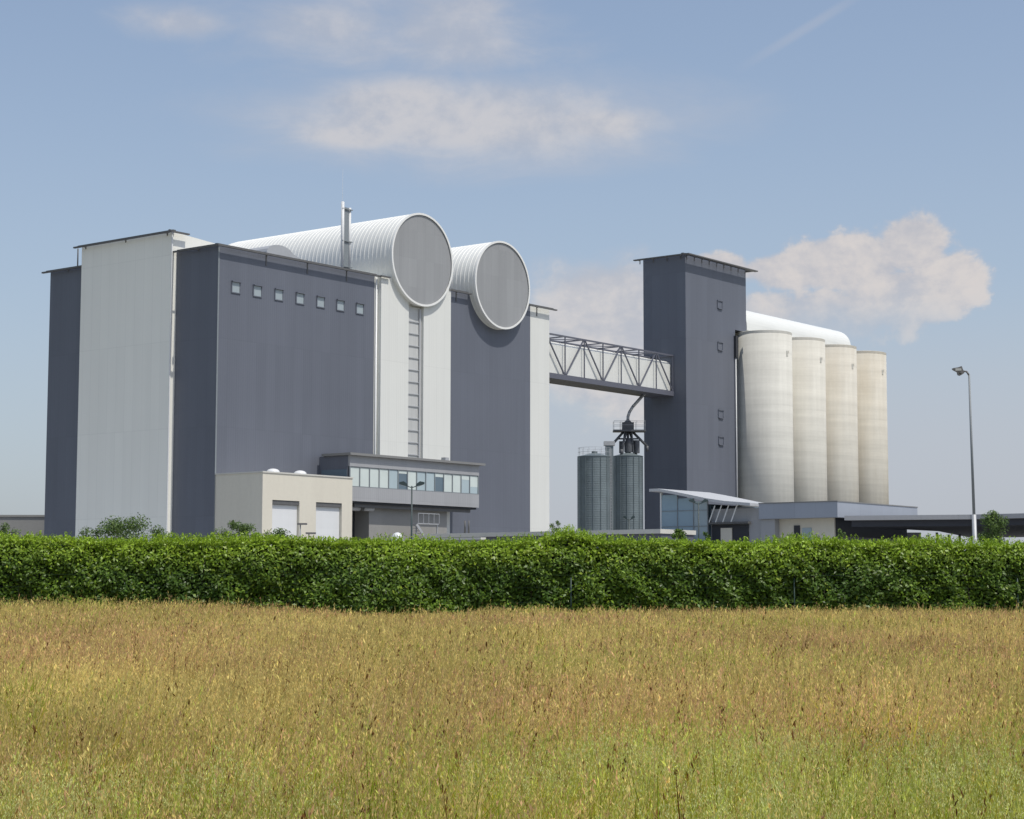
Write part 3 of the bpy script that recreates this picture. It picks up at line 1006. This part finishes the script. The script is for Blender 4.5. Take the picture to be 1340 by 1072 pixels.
def bush(name, label, cat, x, y, h, w, base, n, size, cols, group=None, stemh=None, mat='dullleaf', clumps=14):
    e = world_thing(name, label, cat, x, y, group)
    tr = MB()
    cl = []
    for k in range(clumps):
        a = 2 * math.pi * k / clumps + random.uniform(-0.4, 0.4)
        rr = w * 0.5 * random.uniform(0.15, 0.8)
        zz = base + (h - base) * random.uniform(0.15, 0.86)
        cl.append((rr * math.cos(a), rr * math.sin(a), zz, w * random.uniform(0.16, 0.30)))
        tr.tube((0.05 * math.cos(a), 0.05 * math.sin(a), 0), (0.12 * math.cos(a), 0.12 * math.sin(a), base * 0.7), 0.035, 0.028, seg=6)
        tr.tube((0.12 * math.cos(a), 0.12 * math.sin(a), base * 0.7), (rr * math.cos(a), rr * math.sin(a), zz), 0.025, 0.008, seg=6)
    cl.append((random.uniform(-.1, .1) * w, 0, h - w * 0.16, w * 0.16))
    tr.build('trunk', M['bark'], e)
    cl = np.array(cl)
    ix = RNG.integers(0, len(cl), n)
    d = RNG.normal(size=(n, 3))
    d /= np.linalg.norm(d, axis=1, keepdims=True)
    rad = cl[ix, 3] * RNG.random(n) ** 0.45 * (1 + 0.08 * RNG.normal(size=n))
    cen = cl[ix, :3] + d * rad[:, None] * np.array([1, 1, 0.85])
    nr = d + RNG.normal(size=(n, 3)) * 0.6 + np.array([0, 0, 0.4])
    base_c = np.array(cols[0])
    tip_c = np.array(cols[1])
    wgt = RNG.random((n, 1))
    cc = (base_c * (1 - wgt) + tip_c * wgt) * np.exp(0.2 * RNG.normal(size=(n, 1)))
    v, q, c = leaf_quads(cen, nr, RNG.uniform(size * 0.6, size * 1.2, n), cc, 0.5)
    np_mesh('crown', v, q, c, M[mat], e)
    return e


DULL = ((0.070, 0.125, 0.035), (0.16, 0.235, 0.06))
FRESH = ((0.07, 0.13, 0.025), (0.16, 0.25, 0.035))
G = 'loose shrubs growing behind the hedge'
bush('shrub', 'tall dull green shrub showing before the pale end wall, middle of three', 'shrub', -17.4, 84.5, 4.78, 2.7, 2.4, 5200, 0.11, DULL, G)
bush('shrub', 'dull green shrub before the pale end wall, beside the white corner', 'shrub', -16.0, 84.0, 4.42, 2.0, 2.4, 3800, 0.10, DULL, G)
bush('shrub', 'low shrub before the pale end wall, beside its dark left neighbour block', 'shrub', -18.7, 84.0, 4.35, 1.9, 2.4, 3800, 0.10, DULL, G)
bush('shrub', 'dull green shrub before the shaded end of the cream annex', 'shrub', -12.55, 84.0, 4.62, 1.6, 2.4, 3200, 0.10, DULL, G)
bush('shrub', 'dull green shrub before the near corner of the cream annex', 'shrub', -11.6, 84.0, 4.50, 1.6, 2.6, 2000, 0.10, DULL, G)
bush('shrub', 'small dull shrub before the left roller door', 'shrub', -10.4, 84.0, 4.28, 1.8, 2.4, 3000, 0.10, DULL, G)
bush('shrub', 'dark shrub behind the hedge at the left edge of the picture', 'shrub', -22.7, 84.0, 4.50, 1.5, 2.6, 2200, 0.10, DULL, G)
bush('shrub', 'fresh green shrub rising from the hedge before the blue glass hall', 'shrub', 7.15, 80.4, 4.15, 0.9, 2.6, 1500, 0.12, FRESH, G)
bush('shrub', 'fresh green shrub rising from the hedge before the gate office door', 'shrub', 8.35, 80.4, 4.0, 0.6, 2.6, 900, 0.12, FRESH, G)
bush('shrub', 'dark shrub before the gate office under the canopy edge', 'shrub', 15.0, 86.0, 4.30, 0.7, 2.6, 900, 0.10, DULL, G)
bush('shrub', 'small round bush before the white end of the plant, over the low shed', 'shrub', 3.05, 128.0, 6.15, 0.85, 4.4, 1300, 0.10, DULL)
bush('young_tree', 'young green tree beside the floodlight mast before the canopy', 'tree', 27.0, 105.0, 6.0, 2.2, 2.8, 5200, 0.13, DULL, clumps=13)

# ------------------------------------------------------------------ ground and field
g = MB()
g.add([(-2500, -400, 0), (2500, -400, 0), (2500, 4000, 0), (-2500, 4000, 0)], [(0, 1, 2, 3)])
tag(g.build('ground', M['ground']), 'dry field soil under the grass', 'ground', kind='structure')
yard = MB().add([(-80, 82.5, 0.004), (90, 82.5, 0.004), (90, 230, 0.004), (-80, 230, 0.004)], [(0, 1, 2, 3)])
tag(yard.build('yard', M['greywall']), 'grey concrete yard around the plant', 'yard', kind='structure')


def sample_band(y0, y1, n, slope=0.36, extra=1.5):
    y = np.sqrt(RNG.uniform(0, 1, n) * (y1 ** 2 - y0 ** 2) + y0 ** 2)
    x = RNG.uniform(-1, 1, n) * (y * slope + extra)
    return x, y


GV, GQ, GC = [], [], []
goff = 0


def push(v, q, c):
    global goff
    GV.append(v.reshape(-1, 3)); GQ.append(q.reshape(-1, 4) + goff); GC.append(c.reshape(-1, 3))
    goff += v.shape[0] * v.shape[1]


def blades(x, y, h, w, bend, cb, ct, lean_dir=None):
    n = len(x)
    ph = RNG.uniform(0, 2 * np.pi, n) if lean_dir is None else lean_dir
    ps = RNG.uniform(0, np.pi, n)
    side = np.stack([np.cos(ps), np.sin(ps) * 0.5, np.zeros(n)], 1)
    dr = np.stack([np.cos(ph), np.sin(ph), np.zeros(n)], 1)
    base = np.stack([x, y, np.zeros(n)], 1)
    ts = np.array([0.0, 0.55, 1.0])
    ws = np.array([1.0, 0.8, 0.18])
    v = np.empty((n, 6, 3))
    c = np.empty((n, 6, 3))
    for k in range(3):
        t_ = ts[k]
        p = base + dr * (bend * h * t_ ** 2)[:, None] + np.array([0, 0, 1.0]) * (h * t_ * (1 - 0.35 * bend * t_))[:, None]
        v[:, 2 * k] = p - side * (w * ws[k] / 2)[:, None]
        v[:, 2 * k + 1] = p + side * (w * ws[k] / 2)[:, None]
        cm = cb * (1 - t_) + ct * t_
        c[:, 2 * k] = cm
        c[:, 2 * k + 1] = cm
    b0 = (np.arange(n) * 6)[:, None]
    q = np.concatenate([b0 + np.array([0, 1, 3, 2]), b0 + np.array([2, 3, 5, 4])], 1).reshape(n, 2, 4)
    push(v, q, c)
    tip = base + dr * (bend * h)[:, None] + np.array([0, 0, 1.0]) * (h * (1 - 0.35 * bend))[:, None]
    return tip, dr


def heads(tip, dr, length, spread, k, sz, col):
    """loose seed head: k small spikelets round the end of each stalk"""
    n = len(tip)
    t_ = RNG.random((n, k))
    off_ = RNG.normal(size=(n, k, 3)) * (spread * (0.35 + t_))[:, :, None]
    off_[:, :, 2] *= 0.6
    down = -t_[:, :, None] * length[:, None, None] * np.array([0.0, 0.0, 1.0])
    down = down - t_[:, :, None] * (length * 0.35)[:, None, None] * dr[:, None, :]
    cen = (tip[:, None, :] + down + off_).reshape(-1, 3)
    m_ = n * k
    ax = RNG.normal(size=(m_, 3)) * 0.32 + np.array([0, 0, 1.0])
    ax /= np.linalg.norm(ax, axis=1, keepdims=True)
    sd_ = np.cross(ax, RNG.normal(size=(m_, 3)))
    sd_ /= np.linalg.norm(sd_, axis=1, keepdims=True)
    s = np.repeat(sz, k)[:, None]
    v = np.stack([cen - ax * s, cen + sd_ * s * 0.24, cen + ax * s, cen - sd_ * s * 0.24], 1)
    q = np.arange(m_ * 4).reshape(m_, 1, 4)
    cc = np.repeat(np.repeat(col, k, axis=0) * np.exp(0.10 * RNG.normal(size=(m_, 1))), 4, axis=0).reshape(m_, 4, 3)
    push(v, q, cc)


GREEN = np.array([0.215, 0.275, 0.009])
OLIVE = np.array([0.41, 0.365, 0.030])
STRAW = np.array([0.80, 0.635, 0.225])
TAN = np.array([0.69, 0.50, 0.135])
PINK = np.array([0.72, 0.455, 0.225])
PALE = np.array([0.60, 0.62, 0.13])
RUST = np.array([0.20, 0.095, 0.03])


def jit(col, n, s=0.2):
    return col[None, :] * np.exp(0.7 * s * RNG.normal(size=(n, 1))) * np.exp(0.03 * RNG.normal(size=(n, 3)))


def greenness(x, y):
    g_ = 1.0 / (1.0 + np.exp((y - 13.6 - 0.8 * np.tanh(x - 0.5) - 1.6 * vnoise(x * 0.9, y * 0.8, 4.0)) / 2.1))
    g_ = 0.80 * g_ + 0.20 + 0.42 * np.clip(vnoise(x * 0.33, y * 0.22, 9.0), -1, 1)
    return np.clip(g_, 0.02, 0.95)


bands = [  # near, far, undergrowth, stalks, spikelets, blade width, spikelet size
    (4.6, 9.0, 30000, 15000, 8, 0.0050, 0.0100),
    (9.0, 15.0, 46000, 27000, 7, 0.0066, 0.0125),
    (15.0, 26.0, 62000, 46000, 5, 0.0095, 0.0170),
    (26.0, 45.0, 62000, 62000, 3, 0.0145, 0.026),
    (45.0, 76.1, 74000, 76000, 2, 0.0220, 0.040),
]
for y0, y1, nu, ns, kk, bw, ss in bands:
    # green and olive undergrowth
    x, y = sample_band(y0, y1, nu)
    gr = greenness(x, y)
    pick = (RNG.random(nu) < gr)[:, None]
    cb = np.where(pick, jit(GREEN * 0.85, nu), jit(OLIVE * 0.8, nu))
    ct = np.where(pick, jit(GREEN * 1.45, nu), jit(TAN, nu))
    h = RNG.uniform(0.25, 0.68, nu) * (1.0 + 0.10 * vnoise(x * 0.5, y * 0.4, 2.0) + 0.18 * vnoise(x * 2.9, y * 2.0, 4.0))
    blades(x, y, h, RNG.uniform(0.8, 1.6, nu) * bw, RNG.uniform(0.1, 0.8, nu), cb, ct)
    # seeding stalks
    x, y = sample_band(y0, y1, ns)
    gr = greenness(x, y)
    r_ = RNG.random(ns)
    pinkp = np.clip(0.32 + 0.75 * vnoise(x * 0.45, y * 0.22, 6.0), 0.02, 0.92)
    pinkp = pinkp * (1.0 - 0.85 * gr)
    hc = np.where((r_ < pinkp)[:, None], jit(PINK, ns), jit(STRAW, ns))
    palep = np.clip(gr * 1.25 - 0.30, 0, 0.85) * (0.60 + 0.40 * (vnoise(x * 1.1, y * 0.9, 12.0) > -0.1))
    hc = np.where((RNG.random(ns) < palep)[:, None], jit(PALE, ns), hc)
    hc = np.where((RNG.random(ns) < 0.06)[:, None], jit(RUST, ns), hc)
    h = RNG.normal(0.75, 0.105, ns) * (1.0 + 0.10 * vnoise(x * 0.4, y * 0.3, 7.0) + 0.19 * vnoise(x * 3.1, y * 2.1, 5.0))
    hc = hc * np.exp(0.20 * vnoise(x * 2.3, y * 1.1, 15.0) + 0.12 * vnoise(x * 0.7, y * 0.35, 18.0))[:, None]
    edge = np.clip((y - 55.0) / 12.0, 0, 1)                    # taller along the hedge at the left, thin and short before its bulge
    h = h * (1.0 + edge * (0.30 * np.clip((-x - 7.5) / 4.0, 0, 1) - 0.30 * np.exp(-((x + 4.2) / 2.6) ** 2) + 0.05 * vnoise(x * 1.5, y * 0.1, 3.0)))
    wind = RNG.normal(0.3, 0.7, ns) + 1.3 * vnoise(x * 0.9, y * 0.7, 21.0)
    sc = np.where((RNG.random(ns) < gr)[:, None], jit(GREEN * 1.2, ns), jit(TAN * 0.95, ns))
    tip, dr = blades(x, y, h, RNG.uniform(0.6, 1.0, ns) * bw * 0.75, np.abs(RNG.normal(0.26, 0.17, ns)), sc * 0.8, hc * 0.9, wind)
    heads(tip, dr, RNG.uniform(0.10, 0.24, ns), RNG.uniform(0.004, 0.016, ns)[:, None] * (1 + bw * 20), kk, ss * RNG.uniform(0.65, 1.2, ns) * np.where(RNG.random(ns) < 0.18, 1.75, 1.0), hc)

# leafy tufts of greener grass
for y0, y1, nt_, per, bw in ((4.8, 12.0, 150, 70, 0.0075), (12.0, 26.0, 320, 50, 0.0105), (26.0, 60.0, 520, 34, 0.018)):
    tx, ty = sample_band(y0, y1, nt_)
    keep = RNG.random(nt_) < greenness(tx, ty) * 1.3
    tx, ty = tx[keep], ty[keep]
    m_ = len(tx)
    ii = np.repeat(np.arange(m_), per)
    n_ = len(ii)
    tcol = np.where((RNG.random(m_) < 0.6)[:, None], jit(GREEN * 0.95, m_, 0.25), jit(OLIVE * 1.05, m_, 0.25))
    rad = RNG.normal(size=(n_, 2)) * 0.11
    ph_ = np.arctan2(rad[:, 1], rad[:, 0]) + RNG.normal(0, 0.5, n_)
    blades(tx[ii] + rad[:, 0], ty[ii] + rad[:, 1], RNG.normal(0.70, 0.11, n_), RNG.uniform(0.8, 1.5, n_) * bw, np.abs(RNG.normal(0.35, 0.2, n_)),
           tcol[ii] * 0.8, tcol[ii] * 1.35 * np.exp(0.12 * RNG.normal(size=(n_, 1))), ph_)

# a few tall rust brown dock stalks and pale flowering tufts among the grass
nd = 150
x, y = sample_band(6.5, 40, nd)
tip, dr = blades(x, y, RNG.uniform(0.8, 1.05, nd), np.full(nd, 0.012), np.abs(RNG.normal(0.15, 0.1, nd)), jit(RUST, nd), jit(RUST, nd))
heads(tip, dr, RNG.uniform(0.15, 0.3, nd), np.full((nd, 1), 0.012), 26, np.full(nd, 0.013), jit(RUST, nd))
nf = 4400
cx_ = np.concatenate([RNG.uniform(-3.2, 3.6, 34), RNG.uniform(0.2, 3.4, 22)])
cy_ = np.concatenate([RNG.uniform(6.2, 9.6, 34), RNG.uniform(7.0, 11.8, 22)])
ii = RNG.integers(0, 56, nf)
x = cx_[ii] + RNG.normal(size=nf) * 0.17
y = cy_[ii] + RNG.normal(size=nf) * 0.22
tip, dr = blades(x, y, RNG.normal(0.79, 0.07, nf), np.full(nf, 0.004), np.abs(RNG.normal(0.2, 0.1, nf)), jit(GREEN, nf), jit(PALE * 0.8, nf))
heads(tip, dr, RNG.uniform(0.08, 0.16, nf), np.full((nf, 1), 0.020), 16, np.full(nf, 0.0072), jit(np.array([0.82, 0.83, 0.34]), nf, 0.12))
grass = np_mesh('meadow_grass', np.concatenate(GV), np.concatenate(GQ), np.concatenate(GC), M['grass'])
tag(grass, 'tall seeding meadow grass, straw brown with green patches', 'grass', kind='stuff')

# ------------------------------------------------------------------ sky and sun
SUN_EL, SUN_AZ = math.radians(62.0), math.radians(126.6)     # azimuth clockwise from +Y
world = bpy.data.worlds.new('World')
scene.world = world
world.use_nodes = True
nt = world.node_tree
for nd_ in list(nt.nodes):
    nt.nodes.remove(nd_)
k = NB(nt)
out = k.n('ShaderNodeOutputWorld')
sky = k.n('ShaderNodeTexSky', sky_type='NISHITA')
sky.sun_disc = False
sky.sun_elevation = SUN_EL
sky.sun_rotation = SUN_AZ
sky.altitude = 150
sky.air_density = 1.0
sky.dust_density = 2.2
sky.ozone_density = 2.2
bg = k.n('ShaderNodeBackground')
bg.inputs['Strength'].default_value = 0.135
nt.links.new(sky.outputs[0], bg.inputs['Color'])
d = k.n('ShaderNodeTexCoord').outputs['Generated']
dx, dy, dz = k.xyz(d)
az = k.m('ARCTAN2', dx, dy)
el = k.m('ARCSINE', dz)


def blob(ac, ec, sa, se):
    a = k.m('DIVIDE', k.m('SUBTRACT', az, ac), sa)
    e_ = k.m('DIVIDE', k.m('SUBTRACT', el, ec), se)
    return k.m('SUBTRACT', 1.0, k.m('SQRT', k.m('ADD', k.m('MULTIPLY', a, a), k.m('MULTIPLY', e_, e_))))


def union(bl):
    r = bl[0]
    for b_ in bl[1:]:
        r = k.m('SMOOTH_MAX', r, b_, 0.12)
    return r


cv = k.vec(az, k.m('MULTIPLY', el, 1.25), 0.3)
n1 = k.noise(cv, 26.0, 7.0, 0.58, 0.3)
n2 = k.noise(cv, 70.0, 5.0, 0.6)
cvs = k.vec(az, k.m('MULTIPLY', el, 2.6), 1.7)
n3 = k.noise(cvs, 13.0, 7.0, 0.62, 0.4)
n4 = k.noise(cvs, 5.0, 4.0, 0.55)
# heaped cloud over the silos
cum = union([blob(0.213, 0.179, 0.022, 0.019), blob(0.234, 0.158, 0.018, 0.018), blob(0.205, 0.150, 0.040, 0.022),
             blob(0.180, 0.170, 0.045, 0.018), blob(0.150, 0.166, 0.038, 0.012), blob(0.160, 0.140, 0.075, 0.020),
             blob(0.110, 0.170, 0.022, 0.008)])
cum = k.m('ADD', cum, k.m('MULTIPLY', k.m('SUBTRACT', n1, 0.5), 1.6))
cum = k.m('ADD', cum, k.m('MULTIPLY', k.m('SUBTRACT', n2, 0.5), 0.75))
cumf = k.m('MULTIPLY', k.smooth(cum, -0.04, 0.34), k.smooth(k.m('ADD', el, k.m('MULTIPLY', k.m('SUBTRACT', n1, 0.5), 0.05)), 0.100, 0.168))
# soft bank between the plant and the tower
bank = union([blob(0.055, 0.148, 0.055, 0.032), blob(0.085, 0.120, 0.090, 0.045), blob(0.035, 0.135, 0.030, 0.022)])
bank = k.m('ADD', bank, k.m('MULTIPLY', k.m('SUBTRACT', n1, 0.5), 1.0))
bankf = k.m('MULTIPLY', k.smooth(bank, -0.12, 0.46), 0.85)
# flat sheet high over the plant, and thin wisps above it
sheet = union([blob(-0.020, 0.247, 0.135, 0.027), blob(-0.085, 0.238, 0.050, 0.010), blob(0.045, 0.246, 0.060, 0.014),
               blob(-0.060, 0.256, 0.065, 0.018)])
sheet = k.m('ADD', sheet, k.m('MULTIPLY', k.m('SUBTRACT', n3, 0.5), 1.1))
sheetf = k.m('MULTIPLY', k.smooth(sheet, -0.35, 0.80), 0.72)
wisp = union([blob(-0.098, 0.294, 0.070, 0.030), blob(-0.03, 0.292, 0.065, 0.028), blob(-0.175, 0.293, 0.04, 0.010), blob(-0.02, 0.306, 0.03, 0.010)])
wisp = k.m('ADD', wisp, k.m('MULTIPLY', k.m('SUBTRACT', n3, 0.5), 2.0))
wispf = k.m('MULTIPLY', k.smooth(wisp, -0.35, 0.95), 0.55)
# vapour trail
ta, te = 0.1265, 0.2743
tr_d = k.m('ABSOLUTE', k.m('ADD', k.m('MULTIPLY', k.m('SUBTRACT', az, 0.157), -0.47), k.m('MULTIPLY', k.m('SUBTRACT', el, 0.2905), 0.883)))
tr_l = k.smooth(az, 0.115, 0.155)
trail = k.m('MULTIPLY', k.m('MULTIPLY', k.smooth(tr_d, 0.0038, 0.0005), tr_l), k.m('MULTIPLY', k.smooth(az, 0.20, 0.165), 0.26))
# thin veil thickening low on the right
veil = k.m('MULTIPLY', k.m('MULTIPLY', k.smooth(el, 0.17, 0.06), k.smooth(az, -0.42, 0.10)), k.m('ADD', 0.52, k.m('MULTIPLY', n4, 0.22)))
scat = k.m('MULTIPLY', k.smooth(k.m('ADD', n4, k.m('MULTIPLY', k.m('SUBTRACT', n3, 0.5), 0.6)), 0.52, 0.85), 0.45)
scat = k.m('MULTIPLY', scat, k.smooth(k.m('ABSOLUTE', az), 0.32, 0.45))
f = k.m('MAXIMUM', cumf, bankf)
f = k.m('MAXIMUM', f, sheetf)
f = k.m('MAXIMUM', f, wispf)
f = k.m('MAXIMUM', f, trail)
f = k.m('MAXIMUM', f, veil)
f = k.m('MAXIMUM', f, scat, clamp=True)
hz = k.smooth(el, 0.34, 0.08, 0.24, 0.50)
        # thin high haze over the whole sky
puff = k.m('ADD', k.m('MULTIPLY', n1, 0.62), k.m('MULTIPLY', n2, 0.38))
ccol = k.mix(k.smooth(puff, 0.38, 0.62), (0.50, 0.51, 0.56, 1), (0.67, 0.635, 0.625, 1))
ccol = k.mix(k.smooth(k.m('MAXIMUM', k.m('MAXIMUM', cumf, bankf), k.m('MAXIMUM', sheetf, wispf)), 0.1, 0.6), (0.50, 0.52, 0.585, 1), ccol)
cbg = k.n('ShaderNodeBackground')
nt.links.new(ccol, cbg.inputs['Color'])
cbg.inputs['Strength'].default_value = 1.0
mxs = k.n('ShaderNodeMixShader')
nt.links.new(f, mxs.inputs[0])
hbg = k.n('ShaderNodeBackground')
hbg.inputs['Color'].default_value = (0.49, 0.555, 0.645, 1.0)
mxh = k.n('ShaderNodeMixShader')
nt.links.new(hz, mxh.inputs[0])
nt.links.new(bg.outputs[0], mxh.inputs[1])
nt.links.new(hbg.outputs[0], mxh.inputs[2])
nt.links.new(mxh.outputs[0], mxs.inputs[1])
nt.links.new(cbg.outputs[0], mxs.inputs[2])
nt.links.new(mxs.outputs[0], out.inputs['Surface'])

sl = bpy.data.lights.new('sun', 'SUN')
sl.energy = 3.2
sl.angle = math.radians(0.5)
sl.color = (1.0, 0.955, 0.88)
so = bpy.data.objects.new('sun', sl)
COL.objects.link(so)
sx_, sy_, sz_ = math.sin(SUN_AZ) * math.cos(SUN_EL), math.cos(SUN_AZ) * math.cos(SUN_EL), math.sin(SUN_EL)
from mathutils import Vector, Matrix
so.rotation_euler = Vector((-sx_, -sy_, -sz_)).to_track_quat('-Z', 'Y').to_euler()
so.location = (60, -40, 120)

# ------------------------------------------------------------------ camera
cam = bpy.data.cameras.new('camera')
cam.sensor_width = 36.0
cam.sensor_fit = 'HORIZONTAL'
cam.lens = 36.0 * 2450.0 / 1340.0
cam.clip_start = 0.1
cam.clip_end = 8000
co = bpy.data.objects.new('camera', cam)
COL.objects.link(co)
P, R = 0.0941, 0.0015
fw = Vector((0, math.cos(P), math.sin(P)))
xr = Vector((1, 0, 0))
up = Vector((0, -math.sin(P), math.cos(P)))
X2 = xr * math.cos(R) + up * math.sin(R)
U2 = up * math.cos(R) - xr * math.sin(R)
mtx = Matrix(((X2.x, U2.x, -fw.x, 0), (X2.y, U2.y, -fw.y, 0), (X2.z, U2.z, -fw.z, 1.65), (0, 0, 0, 1)))
co.matrix_world = mtx
scene.camera = co

scene.view_settings.view_transform = 'Standard'
scene.view_settings.look = 'None'
scene.view_settings.exposure = 0.0
scene.view_settings.gamma = 1.0
